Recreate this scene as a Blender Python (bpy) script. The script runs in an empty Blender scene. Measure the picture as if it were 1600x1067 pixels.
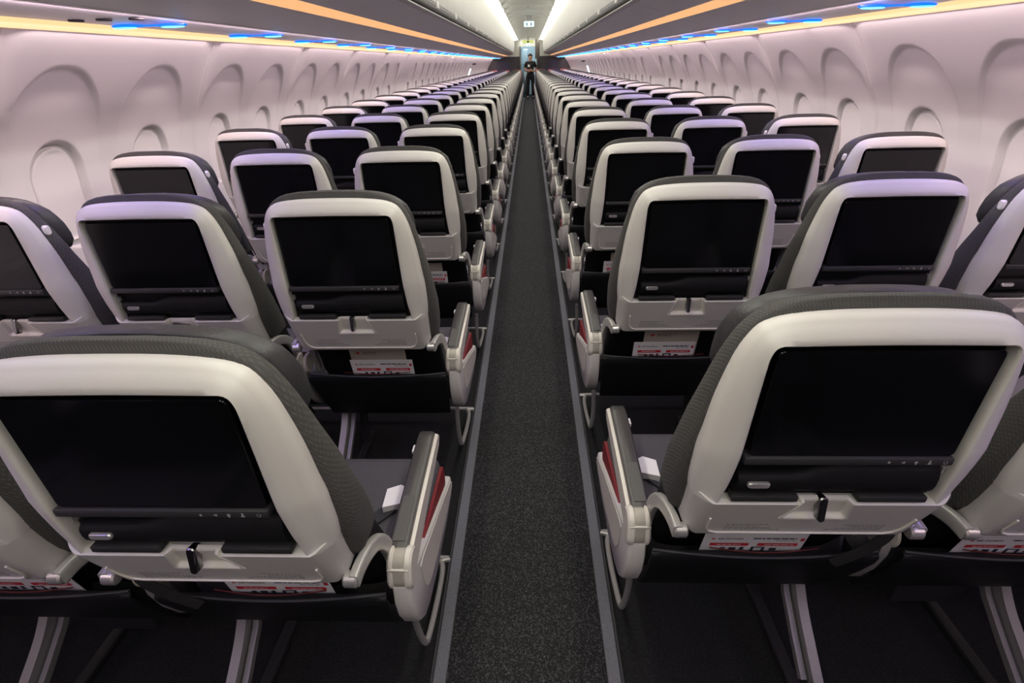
import bpy, bmesh, math, random
from mathutils import Vector, Matrix
random.seed(4)
SC = bpy.context.scene
COL = SC.collection
PI = math.pi

# ------------------------------------------------------------------ materials
def mat(name, color, rough=.5, metal=0.0, emit=None, estr=0.0, bump=None, spec=None, coat=0.0, vary=None):
    m = bpy.data.materials.new(name); m.use_nodes = True
    nt = m.node_tree; b = nt.nodes['Principled BSDF']
    b.inputs['Base Color'].default_value = (*color, 1)
    b.inputs['Roughness'].default_value = rough
    b.inputs['Metallic'].default_value = metal
    if spec is not None: b.inputs['Specular IOR Level'].default_value = spec
    if coat: b.inputs['Coat Weight'].default_value = coat; b.inputs['Coat Roughness'].default_value = .08
    if emit:
        b.inputs['Emission Color'].default_value = (*emit, 1); b.inputs['Emission Strength'].default_value = estr
    if bump or vary:
        tc = nt.nodes.new('ShaderNodeTexCoord')
    if bump:
        sc, st, kind = bump
        if kind == 'noise':
            t = nt.nodes.new('ShaderNodeTexNoise'); t.inputs['Scale'].default_value = sc; t.inputs['Detail'].default_value = 3
            out = t.outputs['Fac']
        else:
            t = nt.nodes.new('ShaderNodeTexWave'); t.wave_type = 'BANDS'; t.bands_direction = 'DIAGONAL'
            t.inputs['Scale'].default_value = sc; t.inputs['Distortion'].default_value = 1.2; t.inputs['Detail'].default_value = 1; t.inputs['Detail Scale'].default_value = 4
            out = t.outputs['Fac']
        nt.links.new(tc.outputs['Object'], t.inputs['Vector'])
        bp = nt.nodes.new('ShaderNodeBump'); bp.inputs['Strength'].default_value = st; bp.inputs['Distance'].default_value = .003
        nt.links.new(out, bp.inputs['Height']); nt.links.new(bp.outputs['Normal'], b.inputs['Normal'])
    if vary:
        sc, c2, kind = vary
        if kind == 'weave':
            t = nt.nodes.new('ShaderNodeTexWave'); t.wave_type = 'BANDS'; t.bands_direction = 'DIAGONAL'
            t.inputs['Scale'].default_value = sc; t.inputs['Distortion'].default_value = 2.0; t.inputs['Detail'].default_value = 2; t.inputs['Detail Scale'].default_value = 3
        else:
            t = nt.nodes.new('ShaderNodeTexNoise'); t.inputs['Scale'].default_value = sc; t.inputs['Detail'].default_value = 4; t.inputs['Roughness'].default_value = .7
        nt.links.new(tc.outputs['Object'], t.inputs['Vector'])
        r = nt.nodes.new('ShaderNodeValToRGB')
        r.color_ramp.elements[0].color = (*color, 1); r.color_ramp.elements[1].color = (*c2, 1)
        if kind == 'speck':
            r.color_ramp.elements[0].position = .50; r.color_ramp.elements[1].position = .76
        nt.links.new(t.outputs['Fac'], r.inputs['Fac']); nt.links.new(r.outputs['Color'], b.inputs['Base Color'])
    return m

M = {}
M['shell'] = mat('warm_white_plastic', (.60, .575, .54), .42, bump=(900, .05, 'noise'))
M['tray'] = mat('light_grey_plastic', (.54, .52, .49), .42, bump=(900, .05, 'noise'))
M['tray_hi'] = mat('pale_plastic', (.74, .70, .64), .35)
def woven(name, c1, c2, sc):
    m = mat(name, c1, .92); nt = m.node_tree; bs = nt.nodes['Principled BSDF']; tc = nt.nodes.new('ShaderNodeTexCoord')
    outs = []
    for a in (35, -55):
        mp = nt.nodes.new('ShaderNodeMapping'); mp.inputs['Rotation'].default_value = (math.radians(a), math.radians(a), 0)
        w = nt.nodes.new('ShaderNodeTexWave'); w.bands_direction = 'X' if a > 0 else 'Z'; w.inputs['Scale'].default_value = sc
        nt.links.new(tc.outputs['Object'], mp.inputs['Vector']); nt.links.new(mp.outputs['Vector'], w.inputs['Vector']); outs.append(w.outputs['Fac'])
    mu = nt.nodes.new('ShaderNodeMath'); mu.operation = 'MULTIPLY'; nt.links.new(outs[0], mu.inputs[0]); nt.links.new(outs[1], mu.inputs[1])
    r = nt.nodes.new('ShaderNodeValToRGB'); r.color_ramp.elements[0].color = (*c1, 1); r.color_ramp.elements[1].color = (*c2, 1)
    nt.links.new(mu.outputs[0], r.inputs['Fac']); nt.links.new(r.outputs['Color'], bs.inputs['Base Color'])
    bp = nt.nodes.new('ShaderNodeBump'); bp.inputs['Strength'].default_value = .35; bp.inputs['Distance'].default_value = .002
    nt.links.new(mu.outputs[0], bp.inputs['Height']); nt.links.new(bp.outputs['Normal'], bs.inputs['Normal'])
    return m
M['fabric'] = woven('charcoal_woven_fabric', (.056, .054, .051), (.086, .083, .079), 78)
M['rustshell'] = mat('dusty_red_plastic', (.36, .15, .125), .45)
M['rust'] = mat('rust_red_fabric', (.16, .045, .035), .85)
M['leather'] = mat('charcoal_leather', (.032, .031, .034), .42, bump=(260, .25, 'noise'))
M['cushion'] = mat('grey_seat_fabric', (.042, .040, .042), .9, bump=(300, .5, 'noise'), vary=(180, (.075, .071, .074), 'noise'))
M['red'] = mat('red_trim', (.19, .009, .013), .6)
M['bezel'] = mat('black_satin_plastic', (.004, .004, .005), .42, bump=(500, .04, 'noise'), spec=.3)
M['screen'] = mat('black_screen_glass', (.003, .003, .004), .13, spec=.42)
M['bar'] = mat('dark_grey_plastic', (.026, .025, .027), .5)
M['slot'] = mat('slot_grey_plastic', (.022, .022, .022), .5)
M['roll'] = mat('black_soft_leather', (.004, .004, .005), .65, bump=(220, .25, 'noise'), spec=.3)
M['icon'] = mat('printed_icon_white', (.30, .29, .28), .5)
M['silver'] = mat('satin_silver', (.62, .60, .58), .28, metal=.75)
M['leg'] = mat('grey_leg_paint', (.27, .255, .25), .4, metal=.3)
M['silver2'] = mat('silver_paint', (.50, .485, .46), .33, metal=.35)
M['chrome'] = mat('dark_chrome', (.30, .30, .30), .16, metal=1.0)
M['alu'] = mat('painted_aluminium', (.42, .40, .37), .36, metal=.35)
M['pocket'] = mat('black_pocket_leather', (.007, .007, .008), .55, bump=(160, .3, 'noise'), spec=.3)
M['hem'] = mat('pocket_hem', (.028, .028, .030), .5)
M['darkred'] = mat('dark_red_piping', (.11, .008, .010), .6)
M['pad'] = mat('taupe_armrest_pad', (.050, .046, .041), .38, bump=(500, .06, 'noise'))
M['cap'] = mat('cream_armrest_plastic', (.60, .56, .50), .4)
M['beige'] = mat('beige_armrest_centre', (.36, .33, .285), .42)
M['belt'] = mat('black_belt_webbing', (.018, .018, .020), .8)
M['print'] = mat('grey_print', (.22, .21, .20), .6)
M['paper'] = mat('white_card', (.72, .70, .69), .5)
M['menu'] = mat('beige_menu_paper', (.42, .38, .32), .6)
M['cardred'] = mat('card_red', (.52, .02, .03), .5)
M['ink'] = mat('dark_ink', (.03, .03, .05), .6)
M['inkgrey'] = mat('grey_ink', (.16, .14, .13), .6)
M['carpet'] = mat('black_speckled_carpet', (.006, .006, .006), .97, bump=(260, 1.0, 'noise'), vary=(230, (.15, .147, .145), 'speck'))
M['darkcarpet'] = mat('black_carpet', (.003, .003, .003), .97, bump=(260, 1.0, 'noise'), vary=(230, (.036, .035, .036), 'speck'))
M['strip'] = mat('grey_floor_strip', (.075, .075, .085), .6, bump=(220, .6, 'noise'), vary=(190, (.21, .21, .235), 'noise'))
M['stripdark'] = mat('strip_edge', (.035, .035, .038), .5)
M['wall'] = mat('cream_sidewall', (.68, .655, .65), .45)
M['shade'] = mat('cream_window_shade', (.72, .69, .68), .5)
M['bin'] = mat('bin_white', (.66, .655, .61), .4)
M['binunder'] = mat('bin_underside_grey', (.86, .85, .85), .35)
M['rail'] = mat('bin_rail_grey', (.25, .245, .24), .4)
M['railhi'] = mat('bin_lip_pale', (.62, .61, .58), .35)
M['gap'] = mat('dark_gap', (.03, .03, .03), .7)
M['ceil'] = mat('ceiling_panel', (.70, .70, .63), .5)
M['bulk'] = mat('bulkhead_grey', (.060, .057, .062), .6)
M['brown'] = mat('brown_partition', (.10, .085, .072), .5)
M['galley'] = mat('galley_white', (.55, .60, .62), .4)
M['steel'] = mat('galley_steel', (.45, .52, .56), .25, metal=.8)
M['skin'] = mat('skin', (.50, .27, .19), .55)
M['black_cloth'] = mat('black_cloth', (.006, .006, .008), .85)
M['hair'] = mat('dark_hair', (.015, .010, .008), .6)
M['shoe'] = mat('black_shoe', (.008, .008, .008), .4)
M['white_cloth'] = mat('white_cloth', (.70, .68, .66), .7)
def emis(n, c, s): return mat(n, (.02, .02, .02), .6, emit=c, estr=s)
M['e_ceil'] = emis('ceiling_light', (1, .98, .86), 1.7)
M['e_cove'] = emis('cove_light', (1, .60, .29), 1.2)
M['e_orange'] = emis('mood_light', (1, .50, .22), .95)
M['e_blue'] = emis('blue_light', (.0, .10, 1), 2.2)
M['e_cyan'] = emis('cyan_led', (.12, .75, 1), 3.0)
M['e_sign'] = emis('lit_sign', (.62, .92, 1), 1.6)
M['e_yellow'] = emis('lit_yellow_sign', (.75, .80, .20), .8)
M['e_white'] = emis('daylight_slot', (.75, .92, 1), 2.2)
M['e_galley'] = emis('galley_downlight', (.70, .90, 1), 5.0)

# ------------------------------------------------------------------ mesh helpers
class MB:
    def __init__(s): s.bm = bmesh.new()
    def add(s, vs, fs):
        b = [s.bm.verts.new(v) for v in vs]
        for f in fs:
            try: s.bm.faces.new([b[i] for i in f])
            except ValueError: pass
        return b
    def box(s, x0, x1, y0, y1, z0, z1, bev=0, seg=2):
        vs = [(x, y, z) for x in (x0, x1) for y in (y0, y1) for z in (z0, z1)]
        fs = [(0, 1, 3, 2), (4, 6, 7, 5), (0, 4, 5, 1), (2, 3, 7, 6), (0, 2, 6, 4), (1, 5, 7, 3)]
        n0 = set(s.bm.verts)
        b = s.add(vs, fs)
        if bev:
            es = {e for v in b for e in v.link_edges}
            bmesh.ops.bevel(s.bm, geom=list(es), offset=bev, segments=seg, affect='EDGES', profile=.5)
        return s
    def prism(s, pts, axis, a, b, bev=0, seg=2):
        def P(p, t): return (t, p[0], p[1]) if axis == 'x' else ((p[0], t, p[1]) if axis == 'y' else (p[0], p[1], t))
        n = len(pts)
        vs = [P(p, a) for p in pts] + [P(p, b) for p in pts]
        fs = [tuple(range(n))[::-1], tuple(range(n, 2*n))] + [(i, (i+1) % n, n+(i+1) % n, n+i) for i in range(n)]
        v = s.add(vs, fs)
        if bev:
            es = {e for q in v for e in q.link_edges if abs(e.calc_face_angle(0)) > .6} if True else None
            bmesh.ops.bevel(s.bm, geom=list(es), offset=bev, segments=seg, affect='EDGES', profile=.5)
        return s
    def loft(s, loops, closed=True, caps=True):
        n = len(loops[0]); vs = [p for l in loops for p in l]; fs = []
        for i in range(len(loops)-1):
            for j in range(n if closed else n-1):
                k = (j+1) % n
                fs.append((i*n+j, i*n+k, (i+1)*n+k, (i+1)*n+j))
        if caps and closed:
            fs.append(tuple(range(n))[::-1]); fs.append(tuple(range((len(loops)-1)*n, len(loops)*n)))
        s.add(vs, fs); return s
    def tube(s, path, r, seg=8, flat=None, sq=1):
        path = [Vector(p) for p in path]; loops = []
        up = Vector((0, 0, 1)); prev = None
        for i, p in enumerate(path):
            t = (path[min(i+1, len(path)-1)] - path[max(i-1, 0)]).normalized()
            a = (prev - t*prev.dot(t)) if prev else (up.cross(t) if abs(t.z) < .95 else Vector((1, 0, 0)).cross(t))
            if a.length < 1e-5: a = Vector((1, 0, 0)).cross(t)
            a.normalize(); b = t.cross(a); prev = a
            ra, rb = (r, r) if flat is None else flat
            loops.append([tuple(p + a*math.copysign(abs(math.cos(2*PI*(k+.5)/seg))**sq, math.cos(2*PI*(k+.5)/seg))*ra + b*math.copysign(abs(math.sin(2*PI*(k+.5)/seg))**sq, math.sin(2*PI*(k+.5)/seg))*rb) for k in range(seg)])
        return s.loft(loops)
    def cyl(s, c, axis, r, h, seg=20, bev=0):
        loops = []
        prof = [(-h/2, r-bev), (-h/2+bev, r), (h/2-bev, r), (h/2, r-bev)] if bev else [(-h/2, r), (h/2, r)]
        for t, q in prof:
            l = []
            for k in range(seg):
                u, v = q*math.cos(2*PI*k/seg), q*math.sin(2*PI*k/seg)
                l.append((c[0]+t, c[1]+u, c[2]+v) if axis == 'x' else ((c[0]+u, c[1]+t, c[2]+v) if axis == 'y' else (c[0]+u, c[1]+v, c[2]+t)))
            loops.append(l)
        return s.loft(loops)
    def mesh(s, name, m, smooth=35):
        bmesh.ops.recalc_face_normals(s.bm, faces=s.bm.faces)
        me = bpy.data.meshes.new(name)
        if smooth:
            for f in s.bm.faces: f.smooth = True
            for e in s.bm.edges:
                if len(e.link_faces) == 2 and e.calc_face_angle(0) > math.radians(smooth): e.smooth = False
        s.bm.to_mesh(me); s.bm.free()
        me.materials.append(m)
        return me

def link(name, data, parent=None, loc=None):
    o = bpy.data.objects.new(name, data); COL.objects.link(o)
    if parent: o.parent = parent
    if loc: o.location = loc
    return o
def tag(o, label, cat, group=None, kind=None):
    o['label'] = label; o['category'] = cat
    if group: o['group'] = group
    if kind: o['kind'] = kind
    return o
def thing(name, label, cat, loc=(0, 0, 0), group=None):
    return tag(link(name, None, None, loc), label, cat, group)
def struct(name, me, loc=None):
    o = link(name, me, None, loc); o['kind'] = 'structure'; return o
def cr(pts, n):
    """Catmull-Rom through points"""
    P = [Vector(p) for p in pts]; out = []
    for i in range(len(P)-1):
        a, b, c, d = P[max(i-1, 0)], P[i], P[i+1], P[min(i+2, len(P)-1)]
        for k in range(n):
            t = k/n
            out.append(.5*((2*b)+(c-a)*t+(2*a-5*b+4*c-d)*t*t+(3*b-a-3*c+d)*t**3))
    out.append(P[-1]); return [tuple(v) for v in out]
def lerp(tab, z):
    if z <= tab[0][0]: return tab[0][1]
    for (a, u), (b, v) in zip(tab, tab[1:]):
        if z <= b: return u + (v-u)*(z-a)/(b-a)
    return tab[-1][1]
def ss(a, b, x):
    t = max(0, min(1, (x-a)/(b-a))); return t*t*(3-2*t)
def text_mesh(s, size, m, align='LEFT'):
    c = bpy.data.curves.new('writing', 'FONT'); c.body = s; c.size = size; c.align_x = align; c.extrude = .0002; c.resolution_u = 2
    o = bpy.data.objects.new('writing', c); COL.objects.link(o)
    dg = bpy.context.evaluated_depsgraph_get()
    me = bpy.data.meshes.new_from_object(o.evaluated_get(dg)); bpy.data.objects.remove(o)
    me.transform(Matrix.Rotation(PI/2, 4, 'X'))       # stands upright, reads from -y
    me.materials.clear(); me.materials.append(m); return me

# ------------------------------------------------------------------ layout
PITCH = .7874
YL, YR = .479, .5861
XS = {'A': .4904, 'M': .9954, 'W': 1.4936}
NROWS = 31
H = 1.40

# ------------------------------------------------------------------ seat meshes (local: x across, y to the nose, z up)
OUT = [(.2085, .766), (.2120, .80), (.2125, .86), (.2090, .90), (.2040, .955), (.1970, 1.0), (.1885, 1.04), (.1770, 1.070), (.1610, 1.090), (.1300, 1.1015), (.0700, 1.1065), (0, 1.1075)]
INN = [(.1710, .765), (.1655, .81), (.1625, .86), (.1610, .90), (.1600, .955), (.1592, 1.0), (.1585, 1.030), (.1570, 1.053), (.1490, 1.0662), (.1250, 1.0675), (.0600, 1.0685), (0, 1.069)]
LEAN = [(.60, .080), (.641, .0646), (.766, .0175), (.781, .0165), (.812, .0105), (.874, .0015), (1.068, -.004), (1.11, -.005)]
def lean(z): return lerp(LEAN, z)
def half(pts, n=3):
    h = [(p[0], p[2]) for p in cr([(x, 0, z) for x, z in pts], n)]
    return h + [(-x, z) for x, z in h[-2::-1]]
def ring(t, y, grow=0):
    o, i = half(OUT), half(INN)
    return [(a[0]*t+b[0]*(1-t), y + lean(a[1]*t+b[1]*(1-t)), a[1]*t+b[1]*(1-t)) for a, b in zip(o, i)]
CACHE = {}
def cached(key, fn):
    if key not in CACHE: CACHE[key] = fn()
    return CACHE[key]
def m_shell(m='shell'):
    b = MB()
    b.loft([ring(-.02, .026), ring(-.01, .006), ring(0, .001), ring(.06, -.0005), ring(.30, .003), ring(.56, .0085), ring(.64, .0115), ring(.80, .0160), ring(.92, .0205), ring(.98, .0275), ring(1.0, .036), ring(.98, .052)], closed=False)
    return b.mesh('back_shell', M[m], 60)
def m_bezel():
    p = [(x*1.0, z) for x, z in half(INN, 2)]
    b = MB(); n = len(p)
    b.loft([[(x, .022+lean(z), z) for x, z in p], [(x, .032+lean(z), z) for x, z in p]])
    return b.mesh('bezel', M['bezel'], 40)
def rrect(w0, w1, z0, z1, r, n=4):
    pts = []
    for cx, cz, a0 in ((w1-r, z1-r, 0), (-w1+r, z1-r, 90), (-w0+r, z0+r, 180), (w0-r, z0+r, 270)):
        for k in range(n+1):
            a = math.radians(a0+90*k/n); pts.append((cx+r*math.cos(a), cz+r*math.sin(a)))
    return pts
def m_screen():
    p = rrect(.1485, .1460, .875, 1.0585, .008)
    b = MB()
    b.loft([[(x*.994, .005+lean(z), .968+(z-.968)*.992) for x, z in p], [(x, .006+lean(z), z) for x, z in p], [(x, .024+lean(z), z) for x, z in p]])
    return b.mesh('screen', M['screen'], 30)
def m_bar():
    b = MB(); y = lean(.87)
    b.box(-.1545, .1490, -.001+y, .024+y, .8610, .8745, .0025); return b.mesh('control_bar', M['bar'])
def icon_meshes():
    y = -.0016+lean(.87); z = .868; out = []
    def disc(b, x, r, n=10): b.add([(x, y, z)]+[(x+r*math.cos(2*PI*k/n), y, z+r*math.sin(2*PI*k/n)) for k in range(n)], [(0, 1+k, 1+(k+1) % n) for k in range(n)])
    b = MB(); disc(b, .055, .0022); out.append(b.mesh('touch_key', M['icon'], 0))
    b = MB(); b.add([(.073, y, z-.0012), (.0752, y, z-.0012), (.078, y, z-.003), (.078, y, z+.003), (.0752, y, z+.0012), (.073, y, z+.0012)], [range(6)]); out.append(b.mesh('touch_key', M['icon'], 0))
    b = MB(); disc(b, .094, .0026); b.add([(.0928, y, z-.0042), (.0952, y, z-.0042), (.0952, y, z-.0018), (.0928, y, z-.0018)], [range(4)]); out.append(b.mesh('touch_key', M['icon'], 0))
    b = MB(); b.add([(.1105, y, z-.0035), (.1165, y, z-.0035), (.1148, y, z+.001), (.1122, y, z+.001)], [range(4)]); b.add([(.1135+.0017*math.cos(k*PI/4), y, z+.0026+.0017*math.sin(k*PI/4)) for k in range(8)], [range(8)]); out.append(b.mesh('touch_key', M['icon'], 0))
    b = MB(); n = 12
    b.add([(.136+q*math.cos(2*PI*k/n), y, z+q*math.sin(2*PI*k/n)) for q in (.0022, .0032) for k in range(n)], [(k, (k+1) % n, n+(k+1) % n, n+k) for k in range(n) if k != 3]); out.append(b.mesh('touch_key', M['icon'], 0))
    return out
def m_roll():
    b = MB(); y = lean(.81)
    pts = [(-.150, .787), (.153, .787), (.153, .845), (-.005, .845), (-.022, .842), (-.052, .830), (-.075, .828), (-.150, .828)]
    def sh(p, c, k): return [(c[0]+(q[0]-c[0])*k, c[1]+(q[1]-c[1])*(k if k > .9 else k)) for q in p]
    c = (0, .815)
    def lp(dz, yy): return [(x, yy+y, c[1]+(z-c[1])*dz) for x, z in pts]
    b.loft([lp(.25, .003), lp(.62, .0055), lp(.88, .010), lp(1, .017), lp(1, .026)])
    return b.mesh('device_holder', M['roll'], 60)
def m_pill():
    p = rrect(.0175, .0175, -.0055, .0055, .005)
    b = MB(); y = lean(.81)
    b.loft([[(x*.9-.1185, -.002+y, z*.8+.811) for x, z in p], [(x-.1185, .0+y, z+.811) for x, z in p], [(x-.1185, .014+y, z+.811) for x, z in p]])
    return b.mesh('socket_cover', M['silver'])
def m_hook(s):
    b = MB(); y = lean(.83); x = .157*s
    b.box(x-.0016, x+.0016, .010+y, .026+y, .829, .842, .0006, 1); return b.mesh('indicator', M['icon'])
def m_slot(s):
    b = MB(); y = lean(.777)
    b.box(*sorted((s*.047, s*.153)), -.001+y, .02+y, .7700, .7815, .002); return b.mesh('slot_bar', M['slot'])
def recess(x, z):
    """scooped pocket round the latch"""
    hw = lerp([(.714, .054), (.728, .050), (.772, .038)], z)
    return .0105*(1-ss(hw-.006, hw, abs(x)))*ss(.7135, .7260, z)
def m_tray():
    b = MB(); nx = 124
    us = [-1+2*k/nx for k in range(nx+1)]
    def zt(u): return .7665 + .014*ss(.84, .985, abs(u)) - .003*ss(.985, 1, abs(u))
    def zb(u): return .641 + .020*max(0, (abs(u)-.86)/.14)**2.2
    def pt(u, v, off):
        z = zb(u) + (zt(u)-zb(u))*v
        x = u*lerp([(.64, .1990), (.70, .2040), (.79, .2080)], z)
        e = max(0, (abs(x)-.176)/.030)
        return (x, lean(z) - .0025 + .026*min(1.1, e)**2 + off + (.004 if v in (0, 1) else 0) + (recess(x, z) if off == 0 else 0), z)
    vv = [0, .02, .06, .25, .45, .55] + [.58+.02*k for k in range(20)] + [.98, 1]
    L = [[pt(u, v, 0) for u in us] + [pt(u, v, .030) for u in us[::-1]] for v in vv]
    b.loft(L); return b.mesh('tray_table', M['tray'], 45)
def m_trayrim():
    b = MB()
    y = lambda z: -.0042+lean(z)
    pts = [(.170, .712), (.168, .676), (.160, .660), (.145, .6535), (0, .6535), (-.145, .6535), (-.160, .660), (-.168, .676), (-.170, .712)]
    b.tube([(x, y(z), z) for x, z in pts], .0020, 6); return b.mesh('tray_rim', M['tray_hi'])
def m_latchplate():
    b = MB(); zs = [.7105+.0016*k for k in range(39)]
    L = []
    for z in zs:
        hw = lerp([(.714, .0575), (.728, .0525), (.772, .040)], z) - .004*(1-ss(.7105, .7135, z))
        xs = [-hw+2*hw*k/48 for k in range(49)]
        L.append([(x, lean(z)-.0042+recess(x, z), z) for x in xs] + [(x, lean(z)+.014, z) for x in xs[::-1]])
    b.loft(L); return b.mesh('latch_plate', M['tray_hi'], 50)
def m_latch(turned):
    b = MB(); p = rrect(.0052, .0070, -.0225, .0225, .005)
    l = [[(x*.8, -.0145, z*.92) for x, z in p], [(x, -.0125, z) for x, z in p], [(x, .002, z) for x, z in p]]
    R = Matrix.Rotation(math.radians(-82 if turned else 0), 3, 'Y'); T = Matrix.Rotation(math.radians(-15), 3, 'X')
    b.loft([[tuple(T @ (R @ Vector(q)) + Vector((-.0038, .0270, .7505))) for q in k] for k in l])
    return b.mesh('latch', M['chrome'], 40)
def m_print(s):
    b = MB(); y = lambda z: -.0029+lean(z)
    rows = [(.686, .072), (.679, .058), (.672, .080), (.665, .098)]
    for z, w in rows:
        x = -.135
        while x < -.135+w:
            d = .004+.008*random.random(); x2 = min(x+d, -.135+w)
            xs = sorted((s*-x if s > 0 else x, s*-x2 if s > 0 else x2))
            b.add([(xs[0], y(z), z-.0010), (xs[1], y(z), z-.0010), (xs[1], y(z), z+.0010), (xs[0], y(z), z+.0010)], [range(4)]); x = x2+.0015
    return b.mesh('instruction_print', M['print'], 0)
def m_arm(s):
    b = MB()
    path = cr([(.2125, .056, .6530), (.2140, .085, .6540), (.2170, .120, .647), (.2190, .155, .628), (.2205, .182, .595), (.2225, .198, .55), (.2240, .208, .49)], 4)
    b.tube([(s*x, y, z) for x, y, z in path], .01, 16, flat=(.0085, .0150), sq=.45)
    return b.mesh('tray_arm', M['silver2'], 50)
def m_knuckle(s):
    b = MB(); b.cyl((s*.206, .062, .652), 'x', .0140, .024, 16, .003); return b.mesh('hinge_pin', M['silver'])
WB = [(.42, .205), (.55, .206), (.62, .2085), (.69, .2215), (.75, .2285), (.80, .2290), (.90, .2190), (.975, .2075), (1.02, .1985), (1.06, .1875), (1.085, .1735), (1.10, .1590), (1.113, .135), (1.1195, .105), (1.1225, .06)]
YRR = [(.42, .205), (.50, .165), (.56, .152), (.60, .134), (.63, .116), (.66, .092), (.70, .074), (.78, .056), (.86, .044), (.95, .036), (1.06, .028), (1.10, .026), (1.1225, .034)]
YFF = [(.42, .33), (.50, .285), (.65, .215), (.80, .150), (.95, .102), (1.10, .062), (1.1225, .046)]
def sup(w, y0, y1, z, n=28, e=.42):
    c, h = (y0+y1)/2, (y1-y0)/2; out = []
    for k in range(n):
        a = 2*PI*k/n; cs, sn = math.cos(a), math.sin(a)
        out.append((w*math.copysign(abs(cs)**(e*.6), cs), c+h*math.copysign(abs(sn)**e, sn), z))
    return out
def m_back(m):
    b = MB(); zs = [.665, .69, .72, .78, .84, .9, .95, .99, 1.02, 1.045, 1.065, 1.08, 1.092, 1.102, 1.11, 1.116, 1.1205, 1.1225]
    b.loft([sup(lerp(WB, z), lerp(YRR, z), lerp(YFF, z), z) for z in zs])
    return b.mesh('backrest', m, 70)
def m_lower():
    b = MB(); zs = [.43, .5, .56, .60, .63, .66, .674]
    b.loft([sup(lerp(WB, z)-.002, lerp(YRR, z)+.009, lerp(YFF, z)-.002, z) for z in zs])
    return b.mesh('lower_back', M['roll'], 70)
def m_head(m):
    b = MB()
    W = [(.955, .165), (.962, .18), (.98, .188), (1.03, .188), (1.07, .176), (1.09, .156), (1.104, .128), (1.112, .09), (1.1145, .04)]
    b.loft([sup(lerp(W, z), .066 if z > .99 else .085, lerp([(.95, .125), (.97, .142), (1.0, .148), (1.05, .132), (1.1, .105), (1.1145, .092)], z), z, 28, .5) for z in (.955, .962, .98, 1.0, 1.03, 1.05, 1.07, 1.083, 1.093, 1.1, 1.106, 1.110, 1.113, 1.1145)])
    return b.mesh('headrest', m, 70)
def m_knob(s):
    b = MB(); p = rrect(.009, .009, -.0135, .0135, .0085, 5)
    b.loft([[(s*.180, .050+x, 1.029+z) for x, z in p], [(s*.1990, .050+x, 1.029+z) for x, z in p], [(s*.2020, .050+x*.75, 1.029+z*.8) for x, z in p]])
    return b.mesh('headrest_knob', M['shade'], 40)
def m_cushion(wa, wo):
    b = MB(); c = [(.22, .35), (.215, .41), (.225, .445), (.32, .443), (.48, .450), (.555, .4535), (.583, .446), (.594, .42), (.586, .375), (.565, .35), (.3, .335)]
    def lp(x, k): return [(x, .40+(y-.40)*k, .395+(z-.395)*k) for y, z in c]
    b.loft([lp(-wo, .88), lp(-wo+.006, .97), lp(-wo+.02, 1), lp(0, 1.0), lp(wa-.02, 1), lp(wa-.006, .97), lp(wa, .88)])
    return b.mesh('seat_cushion', M['cushion'], 60)
def m_redside(s):
    b = MB(); p = [(.225, .40), (.55, .345), (.575, .37), (.578, .412), (.566, .434), (.50, .441), (.40, .449), (.25, .466), (.225, .46)]
    b.prism(p, 'x', *sorted((s*.2560, s*.2640)), bev=.0035); return b.mesh('red_side_trim', M['red'])
def m_seam(y):
    b = MB(); b.tube([(-.21, y, .4470), (0, y, .4475), (.21, y, .4470)], .0018, 6); return b.mesh('cushion_seam', M['darkred'])
# armrest on the aisle
PADP = [(.183, .556), (.186, .570), (.30, .580), (.50, .5905), (.530, .586), (.535, .572), (.30, .556), (.20, .545)]
def m_pad(s):
    b = MB()
    def lp(x, k): return [(s*x, .36+(y-.36)*k, z-(.004 if k < 1 else 0)) for y, z in PADP]
    b.loft([lp(.2235, .985), lp(.2280, 1), lp(.2570, 1), lp(.2625, .985)]); return b.mesh('armrest_pad', M['pad'], 50)
def m_padinset(s):
    b = MB()
    z = lambda y: .570+(y-.186)*.0905
    b.loft([[(s*.2300, y, z(y)-.001), (s*.2545, y, z(y)-.001), (s*.2545, y, z(y)+.0014), (s*.2300, y, z(y)+.0014)] for y in (.205, .315)])
    return b.mesh('pad_panel', M['pad'])
def m_armbody(s):
    b = MB()
    prof = [(.150, .555), (.19, .558), (.30, .568), (.53, .578), (.540, .566), (.525, .548), (.30, .512), (.20, .495), (.155, .51)]
    def lp(x, k): return [(s*x, y, .54+(z-.54)*k) for y, z in prof]
    b.loft([lp(.229, .9), lp(.233, 1), lp(.2665, 1), lp(.2705, .93)]); return b.mesh('armrest_body', M['cap'], 50)
def m_pivot(s, x0, x1, r, y, z, name, m):
    b = MB(); b.cyl((s*(x0+x1)/2, y, z), 'x', r, x1-x0, 24, .004)
    return b.mesh(name, m, 40)
def m_cheek(s, x0, x1, g=0):
    R = Matrix.Rotation(math.radians(-18), 2)
    p = [(R @ Vector((y, z))) + Vector((.176, .536)) for y, z in rrect(.029+g, .029+g, -.043-g, .040+g, .028, 6)]
    b = MB(); c = (.176, .536)
    def lp(x, k): return [(s*x, c[0]+(y-c[0])*k, c[1]+(z-c[1])*k) for y, z in p]
    b.loft([lp(x0, .88), lp(x0+.004, 1), lp(x1-.004, 1), lp(x1, .88)]); return b
SHP = [(.146, .510), (.140, .47), (.148, .42), (.168, .37), (.200, .334), (.25, .312), (.35, .292), (.50, .284), (.615, .292), (.634, .312), (.630, .338), (.60, .352), (.52, .383), (.45, .409), (.38, .434), (.30, .462), (.25, .480), (.225, .488), (.206, .496), (.196, .502), (.170, .512)]
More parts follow.
